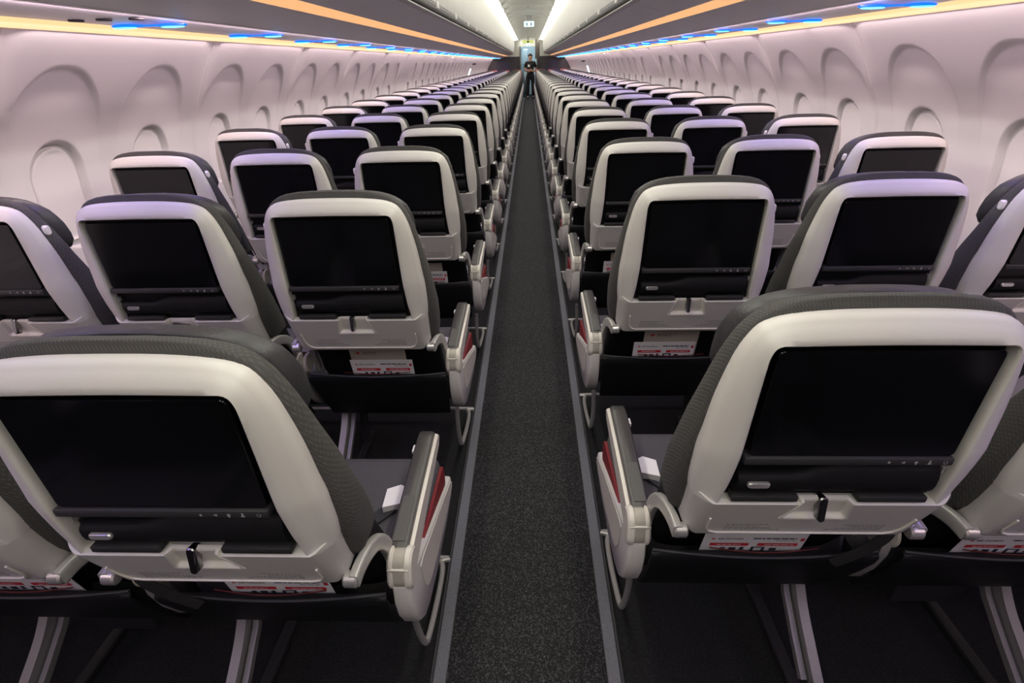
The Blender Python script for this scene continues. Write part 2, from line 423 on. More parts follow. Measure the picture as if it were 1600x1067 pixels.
def m_shield(s):
    b = MB(); c = (.30, .40)
    def lp(x, k): return [(s*x, c[0]+(y-c[0])*k, z if z > .40 else .35+(z-.35)*(2*k-1)) for y, z in SHP]
    b.loft([lp(.2335, .97), lp(.2370, 1), lp(.262, 1), lp(.2685, .985), lp(.2715, .95)]); return b.mesh('armrest_shield', M['shell'], 50)
def m_shieldpanel(s):
    # cream dish let into the outer face, rounded at its lower rear end
    b = MB()
    p = [(.222, .474), (.226, .43), (.236, .395), (.250, .374), (.268, .362), (.30, .350), (.40, .331), (.58, .312), (.612, .314), (.618, .328), (.595, .345), (.45, .401), (.30, .454), (.25, .472)]
    b.prism(p, 'x', *sorted((s*.262, s*.2735)), bev=.0012); return b.mesh('shield_panel', M['cap'], 40)
def m_recline(s):
    b = MB(); b.box(*sorted((s*.214, s*.226)), .470, .495, .560, .573, .003); return b.mesh('recline_button', M['shade'])
# armrest between seats (outboard side)
def m_cpad(s):
    b = MB()
    b.loft([[(s*x, y, z-.005) for y, z in PADP] for x in (.236, .263)]); return b.mesh('armrest_pad', M['pad'], 40)
def m_csup(s):
    b = MB()
    path = [(.160, .535), (.158, .50), (.168, .44), (.190, .38), (.212, .352), (.232, .334)]
    l = []
    for (y, z), w in zip(path, (.034, .030, .024, .020, .018, .016)):
        l.append([(s*.243, y-w/2, z-w/2), (s*.243, y+w/2, z+w/2), (s*.262, y+w/2, z+w/2), (s*.262, y-w/2, z-w/2)])
    b.loft(l); return b.mesh('armrest_support', M['alu'], 60)
def m_pocket():
    b = MB()
    lv = [(.276, .232, .255, .210), (.29, .216, .262, .216), (.36, .178, .245, .221), (.43, .146, .215, .226), (.48, .126, .195, .230), (.503, .120, .185, .229), (.510, .124, .180, .228)]
    b.loft([sup(w, y0, y0+.009, z, 28, .3) for z, y0, y1, w in lv]); return b.mesh('literature_pocket', M['pocket'], 60)
def m_hem():
    b = MB(); b.tube([(x, .131 - .014*math.cos(x/.23*PI/2), .508+.006*(x/.23)**2) for x in [-.226+.452*k/16 for k in range(17)]], .0034, 8)
    return b.mesh('pocket_hem', M['hem'])
def m_redpipe():
    b = MB(); b.tube([(x, .134-.010*math.cos(x/.11*PI/2), .517-.002*math.cos(x/.11*PI/2)) for x in [-.11+.22*k/12 for k in range(13)]], .0013, 6)
    return b.mesh('pocket_piping', M['darkred'])
def m_strap(s):
    b = MB()
    path = cr([(s*-.195, .10, .640), (s*-.185, .085, .615), (s*-.165, .095, .56), (s*-.13, .112, .50)], 5)
    b.tube(path, .01, 8, flat=(.011, .0016)); return b.mesh('loose_strap', M['slot'])
def m_belt(s):
    b = MB()
    path = cr([(s*-.05, .26, .447), (s*.05, .31, .4485), (s*.12, .36, .4495), (s*.165, .405, .455)], 5)
    b.tube(path, .02, 8, flat=(.019, .0016)); return b.mesh('seat_belt', M['belt'])
def m_buckle(s):
    b = MB(); b.prism([(s*.148, .385), (s*.196, .400), (s*.194, .450), (s*.178, .460), (s*.146, .445)], 'z', .453, .472, .004); return b.mesh('buckle', M['shade'])

def seat_spec(side, seat, lod, row):
    """list of (part name, mesh, label, children)"""
    s = 1 if side == 'L' else -1          # +x local points to the aisle when s = 1
    C = cached; far = row >= 28
    fab, lea = ('rust', 'rust') if far else ('fabric', 'leather')
    P = [('backrest', C('back'+fab, lambda: m_back(M[fab])), None, []),
         ('lower_back', C('lowb', m_lower), 'black leather lower back', []),
         ('headrest', C('head'+lea, lambda: m_head(M[lea])), None, [] if lod > 1 else [('headrest_knob', C(('knob', k), lambda k=k: m_knob(k)), 'pale oval knob', []) for k in ((s,) if seat == 'W' else (-s,))]),
         ('back_shell', C('shell'+fab, lambda: m_shell('rustshell' if far else 'shell')), None, []),
         ('bezel', C('bezel', m_bezel), None, []),
         ('screen', C('screen', m_screen), None, []),
         ('tray_table', C('tray', m_tray), None, []),
         ('seat_cushion', C(('cush', seat == 'A', s), lambda: m_cushion(*((.2555, .238) if s > 0 else (.238, .2555)) if seat == 'A' else (.238, .238))), None, [])]
    D = {p[0]: p for p in P}
    if lod <= 1:
        keys = [('touch_key', k, None, []) for k in C('keys', icon_meshes)] if lod == 0 else []
        P += [('control_bar', C('bar', m_bar), None, keys),
              ('device_holder', C('roll', m_roll), None, [('socket_cover', C('pill', m_pill), 'silver oval cover', [])])]
        D['bezel'][3].extend([('slot_bar', C(('slot', k), lambda k=k: m_slot(k)), None, []) for k in (1, -1)])
        t = D['tray_table'][3]
        t.append(('latch_plate', C('lplate', m_latchplate), None, []))
        turned = (side, seat, row) == ('L', 'M', 1)
        t.append(('latch', C(('latch', turned), lambda: m_latch(turned)), 'dark chrome latch', []))
        for k in (1, -1):
            t.append(('hinge_pin', C(('kn', k), lambda k=k: m_knuckle(k)), None, []))
            P.append(('tray_arm', C(('arm', k), lambda k=k: m_arm(k)), None, []))
    if lod == 0:
        D['bezel'][3].append(('indicator', C(('hook', s), lambda: m_hook(-s)), None, []))
        t = D['tray_table'][3]
        t.append(('tray_rim', C('trim', m_trayrim), None, []))
        t += [('instruction_print', C(('print', k), lambda k=k: m_print(k)), 'small grey printed instructions', []) for k in (1, -1)]
        D['seat_cushion'][3].extend([('cushion_seam', C('seam', lambda: m_seam(.46)), 'dark red seam', [])])
    if lod <= 1:
        pk = [('pocket_hem', C('hem', m_hem), None, [])]
        if lod == 0: pk.append(('pocket_piping', C('rpipe', m_redpipe), 'dark red piping', []))
        P.append(('literature_pocket', C('pocket', m_pocket), None, pk))
    else:
        P.append(('literature_pocket', C('pocket', m_pocket), None, []))
    # armrests
    if seat == 'A':
        P.append(('armrest_shield', C(('shield', s), lambda: m_shield(s)), None, [('shield_panel', C(('spanel', s), lambda: m_shieldpanel(s)), 'cream panel', [])] if lod <= 1 else []))
        ch = [('armrest_pad', C(('pad', s), lambda: m_pad(s)), 'dark taupe pad', [])]
        ch += [('pivot_cheek', C(('chk', s, x0), lambda x0=x0, x1=x1: m_cheek(s, x0, x1).mesh('pivot_cheek', M['cap'])), None, []) for x0, x1 in ((.2275, .2395), (.2585, .2755))] if lod <= 1 else []
        ch.append(('pivot_centre', C(('chkc', s), lambda: m_cheek(s, .236, .262, -.002).mesh('pivot_centre', M['beige'])), 'beige rounded pivot', []))
        if lod == 0: ch += [('pad_panel', C(('padi', s), lambda: m_padinset(s)), None, []), ('recline_button', C(('rec', s), lambda: m_recline(s)), 'white button', [])]
        P.append(('armrest', C(('abody', s), lambda: m_armbody(s)), None, ch))
        D['seat_cushion'][3].append(('red_side_trim', C(('redside', s), lambda: m_redside(s)), 'red side trim', []))
        if lod == 0:
            P.append(('seat_belt', C(('belt', s), lambda: m_belt(s)), None, [('buckle', C(('bkl', s), lambda: m_buckle(s)), 'white buckle flap', [])]))
            if row == 0: P.append(('loose_strap', C(('strap', s), lambda: m_strap(s)), 'loose dark strap', []))
    if seat in 'AM' and lod <= 1:
        ch = [('pivot_cheek', C(('ck', s, x0), lambda x0=x0, x1=x1: m_pivot(-s, x0, x1, .034, .165, .537, 'pivot_cheek', M['cap'])), None, []) for x0, x1 in ((.231, .241), (.259, .265))]
        ch.append(('armrest_support', C(('csup', s), lambda: m_csup(-s)), None, []))
        P.append(('centre_armrest', C(('cpad', s), lambda: m_cpad(-s)), 'narrow dark armrest between seats', ch))
    return P
def build(spec, root):
    for name, me, lab, ch in spec:
        o = link(name, me, root)
        if lab: o['label'] = lab
        build(ch, o)

ORD = 'first second third fourth fifth sixth seventh eighth ninth tenth eleventh twelfth thirteenth fourteenth fifteenth sixteenth seventeenth eighteenth nineteenth twentieth'.split()
ORD += ['twenty-' + w for w in ORD[:9]] + ['thirtieth', 'thirty-first']
SIDE = {'L': 'left', 'R': 'right'}
SN = {'A': 'aisle', 'M': 'middle', 'W': 'window'}
for side in 'LR':
    sg = -1 if side == 'L' else 1
    for r in range(-1, NROWS):
        y = (YL if side == 'L' else YR) + r*PITCH
        for seat in 'AMW':
            lod = 2 if r < 0 else 0 if r < 4 else (1 if r < 9 else 2)
            look, sh = ('rust-red', 'dusty red') if r >= 28 else ('charcoal', 'white')
            lab = f'{look} {SN[seat]} seat with {sh} back shell, {ORD[r]} row ahead, {SIDE[side]} of the aisle'
            if r < 0: lab = f'charcoal {SN[seat]} seat with white back shell, row beside the camera, {SIDE[side]} of the aisle'
            t = thing('passenger_seat', lab, 'seat', (sg*XS[seat], y, 0), f'{SN[seat]} seats {SIDE[side]} of the aisle')
            build(seat_spec(side, seat, lod, r), t)

# ------------------------------------------------------------------ seat base frames (one per triple)
FZ = -.04                      # floor level
LEGP = [(.300, .300), (.285, .245), (.235, .185), (.160, .128), (.085, .075), (.0, .015), (-.055, -.022)]
def bar_loft(b, x, w, pts, q):
    l = []
    for i, (y, z) in enumerate(pts):
        y0, z0 = pts[max(i-1, 0)]; y1, z1 = pts[min(i+1, len(pts)-1)]
        d = math.hypot(y1-y0, z1-z0); ny, nz = (z1-z0)/d*q, -(y1-y0)/d*q
        l.append([(x-w, y-ny, z-nz), (x+w, y-ny, z-nz), (x+w, y+ny, z+nz), (x-w, y+ny, z+nz)])
    return b.loft(l)
def m_leg(x):
    b = MB(); bar_loft(b, x, .0115, [(p[0], p[1]) for p in cr([(a, c, 0) for a, c in LEGP], 4)], .016)
    return b.mesh('rear_leg', M['leg'], 40)
def m_brace(x):
    b = MB(); bar_loft(b, x, .007, [(y+.03, z+.0) for y, z in LEGP[:5]], .009); return b.mesh('leg_brace', M['leg'], 40)
def m_fleg(x):
    b = MB(); b.tube([(x, .46, .30), (x, .45, .16), (x, .42, FZ+.03)], .014, 8, flat=(.010, .018)); return b.mesh('front_leg', M['bar'])
def m_foot(x):
    b = MB(); b.box(x-.016, x+.016, -.10, .50, FZ+.002, FZ+.022, .006); return b.mesh('floor_fitting', M['bar'])
def m_beam():
    b = MB()
    b.tube([(-.69, .285, .300), (.69, .285, .300)], .018, 12)
    b.tube([(-.69, .45, .300), (.69, .45, .300)], .018, 12)
    for x in (-.68, -.2515, .2515, .68): b.box(x-.006, x+.006, .31, .50, .285, .318)
    return b.mesh('cross_beam', M['bar'])
def m_bag(s):
    b = MB(); A = .738
    path = [(s*(A+.004), .228, .300), (s*(A), .240, .250), (s*(A-.004), .262, .17), (s*(A-.004), .280, .108), (s*(A-.004), .296, .078), (s*(A-.002), .325, .066), (s*(A), .42, .050), (s*(A-.001), .530, .038), (s*(A-.012), .572, .035), (s*(A-.045), .588, .034), (0, .588, .034), (s*-.70, .588, .034)]
    b.tube(cr(path, 4), .0080, 10); return b.mesh('baggage_bar', M['alu'])
def m_box(x):
    b = MB(); b.box(x-.10, x+.10, .30, .44, .10, .27, .012); return b.mesh('equipment_box', M['bar'])
for side in 'LR':
    s = 1 if side == 'L' else -1
    for r in range(-1, NROWS):
        y = (YL if side == 'L' else YR) + r*PITCH
        nth = 'row beside the camera' if r < 0 else ORD[r] + ' row of three seats'
        t = thing('seat_base_frame', f'metal base frame under the {nth} {SIDE[side]} of the aisle', 'seat frame', (-s*XS['M'], y, 0), f'seat base frames {SIDE[side]} of the aisle')
        sp = [('baggage_bar', cached(('bag', s), lambda: m_bag(s)), None, [])]
        if r < 8:
            sp += [('cross_beam', cached('beam', m_beam), None, [])]
            for x in (s*.305, -s*.195):
                sp += [('rear_leg', cached(('leg', x), lambda: m_leg(x)), None, [('leg_brace', cached(('brace', x, s), lambda: m_brace(x+s*.022)), None, [])]),
                       ('front_leg', cached(('fleg', x), lambda: m_fleg(x)), None, []), ('floor_fitting', cached(('foot', x), lambda: m_foot(x)), None, [])]
            sp.append(('equipment_box', cached(('ebox', s), lambda: m_box(s*-.08)), None, []))
        else:
            sp += [('cross_beam', cached('beam', m_beam), None, [])]
            for x in (s*.305, -s*.195): sp += [('rear_leg', cached(('leg', x), lambda: m_leg(x)), None, [])]
        build(sp, t)

# ------------------------------------------------------------------ cards in the pockets
def m_card():
    b = MB(); b.box(-.102, .102, 0, .0016, .092, .206, .0005, 1); return b.mesh('safety_card', M['paper'], 0)
def m_rect(name, m, rects, y=-.0006):
    b = MB()
    for x0, x1, z0, z1 in rects: b.add([(x0, y, z0), (x1, y, z0), (x1, y, z1), (x0, y, z1)], [range(4)])
    return b.mesh(name, m, 0)
def m_leaf(r, m):
    pts = [(0, 1), (.18, .55), (.42, .68), (.38, .25), (.8, .45), (.95, .1), (.55, -.25), (.62, -.5), (.12, -.42), (.1, -1), (-.1, -1), (-.12, -.42), (-.62, -.5), (-.55, -.25), (-.95, .1), (-.8, .45), (-.38, .25), (-.42, .68), (-.18, .55)]
    b = MB(); b.add([(0, -.0008, 0)]+[(x*r, -.0008, z*r) for x, z in pts], [(0, 1+i, 1+(i+1) % len(pts)) for i in range(len(pts))])
    return b.mesh('leaf_emblem', m, 0)
def dashes(x0, x1, z, h):
    out = []; x = x0
    while x < x1:
        d = .006+.010*random.random(); out.append((x, min(x+d, x1), z, z+h)); x += d+.0022
    return out
CM = dict(card=m_card(), bands=m_rect('red_band', M['cardred'], [(-.086, -.008, .1595, .1705), (.010, .090, .1595, .1705)]),
          bandtext=m_rect('band_print', M['paper'], dashes(-.072, -.024, .1638, .0025)+dashes(.024, .082, .1638, .0025), -.0010),
          title=m_rect('title_print', M['ink'], dashes(-.004, .082, .186, .0045)), sub=m_rect('subtitle_print', M['inkgrey'], dashes(.042, .082, .1795, .0018)),
          pict=m_rect('pictogram_print', M['ink'], [(-.062, -.052, .142, .153), (-.044, -.030, .142, .153), (-.022, -.014, .142, .155), (.0, .006, .138, .156), (.006, .022, .152, .156), (.022, .028, .138, .156), (.038, .052, .142, .152)]),
          tab=m_rect('red_tab', M['cardred'], [(.090, .098, .179, .190)]),
          airline=text_mesh('AIR CANADA', .0085, M['inkgrey']), leaf=m_leaf(.0042, M['cardred']))
b_ = MB(); b_.box(-.085, .095, 0, .002, .092, .224, .0006, 1); CM['menu'] = b_.mesh('menu', M['menu'], 0)
CM['bistro'] = text_mesh('BISTRÔ', .0135, M['inkgrey']); CM['leaf2'] = m_leaf(.0075, M['cardred'])
for side in 'LR':
    sg = -1 if side == 'L' else 1
    for r in range(5):
        for seat in ('A', 'M') if r < 2 else ('A',):
            x = sg*XS[seat] + (.022 if side == 'L' else -.025); y = (YL if side == 'L' else YR) + r*PITCH
            z0 = .380 if not (r == 0 and seat == 'A' and side == 'L') else .376
            tilt = math.radians(11.5)
            where = f'behind {SN[seat]} seat, {ORD[r]} row, {SIDE[side]} of the aisle'
            t = link('safety_card', CM['card'], None, (x, y+.1670, z0-.014)); t.rotation_euler = (tilt, 0, 0)
            tag(t, f'white and red safety card {where}', 'card', 'safety cards in the seat pockets')
            for k in ('bands', 'title', 'pict', 'tab'): link({'bands': 'red_band', 'title': 'title_print', 'pict': 'pictogram_print', 'tab': 'red_tab'}[k], CM[k], t)
            if r < 3:
                link('band_print', CM['bandtext'], t); link('subtitle_print', CM['sub'], t)
                link('airline_name', CM['airline'], t, (-.074, -.0006, .184)); link('leaf_emblem', CM['leaf'], t, (-.083, -.0004, .1875))
            if not (r == 0):
                q = link('menu_leaflet', CM['menu'], None, (x+(-.012 if side == 'L' else .014), y+.1675, z0+.010)); q.rotation_euler = (tilt, 0, 0)
                tag(q, f'beige menu leaflet {where}', 'leaflet', 'menu leaflets in the seat pockets')
                link('title_lettering', CM['bistro'], q, (-.042, -.0006, .2035)); link('leaf_emblem', CM['leaf2'], q, (-.058, -.0004, .2085))

# ------------------------------------------------------------------ cabin shell
Y0, Y1 = -2.95, 25.3
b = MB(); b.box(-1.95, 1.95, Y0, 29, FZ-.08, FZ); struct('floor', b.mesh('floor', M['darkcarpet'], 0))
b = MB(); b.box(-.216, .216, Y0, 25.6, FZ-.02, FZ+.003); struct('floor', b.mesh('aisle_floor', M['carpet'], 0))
for s in (-1, 1):
    b = MB(); b.box(*sorted((s*.215, s*.2495)), Y0, Y1, FZ, FZ+.007, .002, 1); o = struct('trim_1', b.mesh('trim', M['strip']))
    b = MB(); b.box(*sorted((s*.2495, s*.258)), Y0, Y1, FZ, FZ+.010, .002, 1); o = struct('trim_2', b.mesh('trim', M['stripdark']))
# side walls
WP = [(1.558, 1.529), (1.600, 1.478), (1.645, 1.418), (1.690, 1.352), (1.730, 1.290), (1.765, 1.235), (1.795, 1.178), (1.820, 1.115), (1.840, 1.05), (1.852, .97), (1.858, .88), (1.855, .75), (1.845, .6), (1.83, .45), (1.81, .3), (1.80, .12), (1.80, -.04)]
WPS = cr([(x, 0, z) for x, z in WP], 5)
PAN = 1.185; SEAM0 = 1.745
WIN = (.275, .835)
def disp(u, z, wins):
    d = 0
    for wc in wins:
        dy = abs(u-wc)/.225
        dz = max(0, z-1.16)/.262
        q = (dy**2.1+dz**2.1)**(1/2.1)
        msk = 1-ss(.965, 1.015, q)
        dep = lerp([(1.04, 0), (1.15, .003), (1.25, .009), (1.36, .018), (1.43, .027)], z)
        d = max(d, msk*dep)
        dy = abs(u-wc)/.126; dz = (z-1.03)/.140 if z > 1.03 else max(0, (.90-z))/.13
        q = (dy**2.2+dz**2.2)**(1/2.2)
        msk = 1-ss(.95, 1.045, q)
        d += msk*.026
    e = min(u, PAN-u)
    d += .014*math.exp(-(e/.055)**2)*ss(1.22, 1.46, z)
    d += .006*(1-ss(.002, .006, e))
    d -= .004*ss(.004, .008, e)*(1-ss(.012, .018, e))
    return d
def wall_mesh(s, wins):
    us = [0, .003, .006, .010, .014, .02, .03, .045, .065]; n = 190
    us = us + [.085+(PAN-.17)*k/n for k in range(n+1)] + [PAN-x for x in us[::-1]]
    zs = []
    base = WPS; rows = []
    # densify in z
    L = []
    for (x0, _, z0), (x1, _, z1) in zip(base, base[1:]):
        k = max(1, int(math.hypot(x1-x0, z1-z0)/.0055)) if z0 > .75 else 1
        for i in range(k): L.append((x0+(x1-x0)*i/k, z0+(z1-z0)*i/k))
    L.append((base[-1][0], base[-1][2]))
    vs = [(s*(x+disp(u, z, wins)), u, z) for x, z in L for u in us]
    m = len(us)
    fs = [(i*m+j, i*m+j+1, (i+1)*m+j+1, (i+1)*m+j) for i in range(len(L)-1) for j in range(m-1)]
    b = MB(); b.add(vs, fs)
    return b.mesh('wall', M['wall'], 0 or 80)
def xw(z):
    return lerp(sorted((p[2], p[0]) for p in WPS), z)
def shade_mesh(s, wc):
    b = MB(); loops = []
    pts = []
    for k in range(25):
        a = PI*k/24
        pts.append((math.cos(a)*.110, 1.03+math.sin(a)*.120))
    pts += [(-.108, .93), (-.10, .84), (-.085, .80), (.085, .80), (.10, .84), (.108, .93)]
    c = (0, .98)
    def lp(k, off): return [(s*(xw(c[1]+(z-c[1])*k)+disp(wc+y*k, min(1.12, c[1]+(z-c[1])*k), [wc])-off), wc+y*k, c[1]+(z-c[1])*k) for y, z in pts]
    L = [lp(1, -.02), lp(1, .006), lp(.97, .009), lp(.9, .0085), lp(.6, .008), lp(.25, .008)]
    b.loft(L); return b.mesh('window', M['shade'], 60)
nwin = 1
WM = {(s, k): wall_mesh(s, WIN if k == 2 else ((WIN[1],) if k == 1 else ())) for s in (-1, 1) for k in (0, 1, 2)}
SM = {(s, i): shade_mesh(s, WIN[i]) for s in (-1, 1) for i in (0, 1)}
npan = 24
for s in (-1, 1):
    for k in range(-4, npan-4+1):
        y = SEAM0 + k*PAN
        if y > Y1 - .3: continue
        kind = 2
        if k == 5: kind = 1
        struct('wall_left' if s < 0 else 'wall_right', WM[(s, kind)], (0, y, 0))
        for i in ((0, 1) if kind == 2 else (1,)):
            struct(f'window_{nwin}', SM[(s, i)], (0, y, 0)); nwin += 1
    # lit cove above the wall panels
    b = MB(); b.prism([(s*1.528, 1.560), (s*1.546, 1.557), (s*1.563, 1.531), (s*1.557, 1.527), (s*1.540, 1.548)], 'y', Y0, Y1)
    o = tag(link('cove_light_strip', b.mesh('cove_light_strip', M['e_cove'], 0)), f'warm yellow light strip along the top of the {SIDE["L" if s < 0 else "R"]} sidewall', 'light strip', 'cove light strips')
    # outer skin behind panels / service channel under bins
    b = MB(); b.prism([(s*1.532, 1.575), (s*1.525, 1.556), (s*1.47, 1.548), (s*1.30, 1.548), (s*1.16, 1.553), (s*1.16, 1.62), (s*1.532, 1.62)], 'y', Y0, Y1)
    struct('trim_3', b.mesh('service_channel', M['binunder'], 20))

# ------------------------------------------------------------------ overhead bins
BP = [(1.158, 1.556), (1.05, 1.588), (.972, 1.6145)]
def bin_meshes(s, ln):
    g = .004
    out = {}
    b = MB(); b.prism([(s*x, z) for x, z in [(1.158, 1.556), (1.06, 1.585), (.972, 1.6135), (.968, 1.622), (.904, 1.641), (.898, 1.6355), (.80, 1.668), (.675, 1.700), (.68, 1.72), (.80, 1.80), (1.158, 1.80)]], 'y', g, ln-g)
    out['bin_body'] = b.mesh('bin_body', M['binunder'], 25)
    b = MB(); b.prism([(s*x, z) for x, z in [(.9685, 1.6138), (.9015, 1.6352), (.9015, 1.645), (.9685, 1.6230)]], 'y', g+.006, ln-g-.006)
    out['mood_light'] = b.mesh('mood_light', M['e_orange'], 0)
    b = MB(); b.prism([(s*x, z) for x, z in [(.676, 1.699), (.647, 1.703), (.640, 1.708), (.644, 1.714), (.68, 1.714)]], 'y', g, ln-g)
    out['lower_lip'] = b.mesh('lower_lip', M['railhi'], 40)
    b = MB(); b.prism([(s*x, z) for x, z in [(.668, 1.714), (.668, 1.748), (.72, 1.76), (.72, 1.714)]], 'y', g, ln-g)
    out['gap_seal'] = b.mesh('gap_seal', M['gap'], 0)
    b = MB(); b.prism([(s*x, z) for x, z in [(.668, 1.738), (.643, 1.740), (.635, 1.750), (.632, 1.764), (.638, 1.773), (.68, 1.773)]], 'y', g, ln-g)
    out['handle_rail'] = b.mesh('handle_rail', M['rail'], 40)
    return out
def m_door(s, ln):
    b = MB(); p = cr([(.636, 0, 1.776), (.619, 0, 1.83), (.608, 0, 1.90), (.602, 0, 1.98), (.602, 0, 2.06), (.606, 0, 2.13), (.612, 0, 2.185)], 3)
    pts = [(s*x, z) for x, _, z in p] + [(s*.70, 2.19), (s*.70, 1.776)]
    b.prism(pts, 'y', .003, ln-.003); return b.mesh('bin_door', M['bin'], 30)
def m_bracket(s):
    b = MB(); b.box(*sorted((s*.622, s*.655)), -.04, .04, 1.742, 1.786, .006)
    return b.mesh('door_latch', M['railhi'])
BL = 3.05; B0 = .72
bm = {s: bin_meshes(s, BL) for s in (-1, 1)}; dm = {s: m_door(s, BL/3) for s in (-1, 1)}; lm = {s: m_bracket(s) for s in (-1, 1)}
for s in (-1, 1):
    n = 0
    for k in range(-1, 8):
        y = B0 + k*BL
        if y + BL > Y1 + .4: continue
        t = thing('overhead_bin', f'white overhead bin with orange light strip, {ORD[n]} along the {SIDE["L" if s < 0 else "R"]} side', 'luggage bin', (0, y, 0), 'overhead bins')
        n += 1
        for nm, me in bm[s].items():
            o = link(nm, me, t)
            if nm == 'mood_light': o['label'] = 'glowing orange light strip'
        for i in range(3):
            d = link('bin_door', dm[s], t, (0, i*BL/3, 0)); link('door_latch', lm[s], d, (0, BL/6, 0))
# reading lights above every row
def m_reading(s):
    b = MB()
    xs = [0, .006, .02, .045, .075, .10, .118, .152, .17, .195, .225, .25, .264, .27]
    rs = [.0015, .005, .0075, .0085, .0078, .0055, .0040, .0040, .0055, .0078, .0085, .0075, .005, .0015]
    b.loft([[(s*(1.165+x), 1.25*r*math.cos(2*PI*k/12), 1.541+.75*r*math.sin(2*PI*k/12)) for k in range(12)] for x, r in zip(xs, rs)])
    return b.mesh('reading_light_bar', M['e_blue'], 60)
def m_led(s, c):
    b = MB()
    xs = [-.042, -.038, -.025, 0, .025, .038, .042]; rs = [.0005, .002, .0034, .0040, .0034, .002, .0005]
    b.loft([[(s*(1.30+c+x), -.0045+1.3*r*math.cos(2*PI*k/10), 1.5350+.85*r*math.sin(2*PI*k/10)) for k in range(10)] for x, r in zip(xs, rs)])
    return b.mesh('led', M['e_cyan'], 60)
def m_nozzle():
    b = MB(); b.cyl((0, 0, 1.5455), 'z', .022, .006, 16, .002); return b.mesh('air_vent', M['slot'])
nz = m_nozzle()
for s in (-1, 1):
    rl, l1, l2 = m_reading(s), m_led(s, -.085), m_led(s, .085)
    for r in range(1, NROWS):
        y = (YL if s < 0 else YR) + r*PITCH + (-.02 if s < 0 else -.01)
        if s < 0: pass
        t = tag(link('reading_light_bar', rl, None, (0, y, 0)), f'glowing blue reading light bar above the {ORD[r]} row, {SIDE["L" if s < 0 else "R"]} of the aisle', 'light', 'blue reading lights')
        link('led', l1, t)['label'] = 'cyan led'; link('led', l2, t)['label'] = 'cyan led'
for i, x in enumerate((-1.40, -1.31, -1.205)):
    tag(link('air_vent', nz, None, (x, 1.835, 0)), ['dark round air nozzle nearest the left sidewall', 'dark round air nozzle in the middle of three', 'dark round air nozzle nearest the aisle'][i] + ' above second row', 'air vent', 'air nozzles')
# ceiling
CZ = 2.19
def ceil_panel(ln):
    b = MB(); loops = []
    for y, dz in ((0.0, .070), (.012, .040), (.05, .028), (.14, .016), (.3, .004), (ln/2, 0), (ln-.3, .004), (ln-.14, .016), (ln-.05, .028), (ln-.012, .040), (ln, .070)):
        loops.append([(x, y, CZ+.03+.05*(1-(x/.44)**2)+dz) for x in [-.44+.88*k/20 for k in range(21)]])
    b.loft(loops, closed=False); return b.mesh('ceiling', M['ceil'], 40)
CL = 1.06
cm = ceil_panel(CL)
y = Y0
while y < 24.4:
    struct('ceiling', cm, (0, y, 0)); y += CL
for s in (-1, 1):
    b = MB(); b.prism([(s*.616, CZ-.005), (s*.44, CZ+.03), (s*.44, CZ+.045), (s*.616, CZ+.02)], 'y', Y0, 25.2)
    tag(link('ceiling_light_strip', b.mesh('ceiling_light_strip', M['e_ceil'], 0)), f'bright white light strip along the {SIDE["L" if s < 0 else "R"]} edge of the ceiling', 'light strip', 'ceiling light strips')
    # bin top closing panel
    b = MB(); b.prism([(s*.616, CZ-.01), (s*1.2, CZ+.02), (s*1.95, 1.7), (s*1.95, 1.75), (s*1.2, CZ+.08), (s*.616, CZ+.03)], 'y', Y0, 25.3)
    struct('trim_4', b.mesh('upper_skin', M['gap'], 0))
b = MB(); b.prism([(-.7, 2.32), (.7, 2.32), (.7, 2.36), (-.7, 2.36)], 'y', Y0, 29); struct('ceiling', b.mesh('ceiling', M['ceil'], 0))
b = MB()
for s in (0,):
    b.cyl((0, 0, CZ+.075), 'z', .02, .012, 16, .003)
det = b.mesh('smoke_detector', M['rail'])
for i, y in enumerate((8.6, 11.0)):
    tag(link('ceiling_sensor', det, None, (0, y, 0)), ['small round sensor on the ceiling nearer the camera', 'small round sensor on the ceiling just before the lit sign'][i], 'sensor', 'ceiling sensors')

# ------------------------------------------------------------------ far end: bulkheads, signs, galley, person
for s in (-1, 1):
    b = MB(); b.box(*sorted((s*.37, s*1.9)), 25.35, 25.42, FZ, 1.60); struct('wall_front', b.mesh('wall', M['bulk'], 0))
    b = MB(); b.box(*sorted((s*.37, s*1.9)), 25.35, 25.42, 1.60, 2.32); struct('wall_front', b.mesh('wall', M['ceil'], 0))
    b = MB(); b.box(*sorted((s*.345, s*.40)), 25.25, 25.45, FZ, 1.97, .008); struct('trim_5', b.mesh('trim', M['brown'] if True else M['bulk']))
b = MB(); b.box(-.36, .36, 25.34, 25.42, 1.97, 2.35); struct('wall_front', b.mesh('wall', M['ceil'], 0))
b = MB(); b.box(.27, .46, 24.30, 24.34, 1.50, 2.20, .006)
tag(link('partition_panel', b.mesh('partition_panel', M['brown'])), 'narrow brown panel hanging beside the right light strip at the cabin end', 'panel')
b = MB(); b.box(-1.3, 1.3, 28.4, 28.5, FZ, 2.4); struct('wall_back', b.mesh('wall', M['galley'], 0))
for s in (-1, 1):
    b = MB(); b.box(*sorted((s*.75, s*.85)), 25.45, 28.4, FZ, 2.4); struct('wall_galley', b.mesh('wall', M['galley'], 0))
b = MB(); b.box(-.34, .30, 26.2, 28.0, 2.20, 2.24); tag(link('galley_downlight', b.mesh('galley_downlight', M['e_galley'], 0)), 'bright cool ceiling lamp beyond the doorway at the far end', 'light')
t = thing('galley_cart', 'pale steel galley cart standing behind the person in the doorway', 'cart', (-.16, 26.6, FZ))
b = MB(); b.box(-.15, .15, 0, .6, .10, 1.02, .01); link('body', b.mesh('body', M['steel']), t)
b = MB(); b.box(-.13, .13, -.012, 0, .14, .96, .006); d = link('door', b.mesh('door', M['steel']), t)
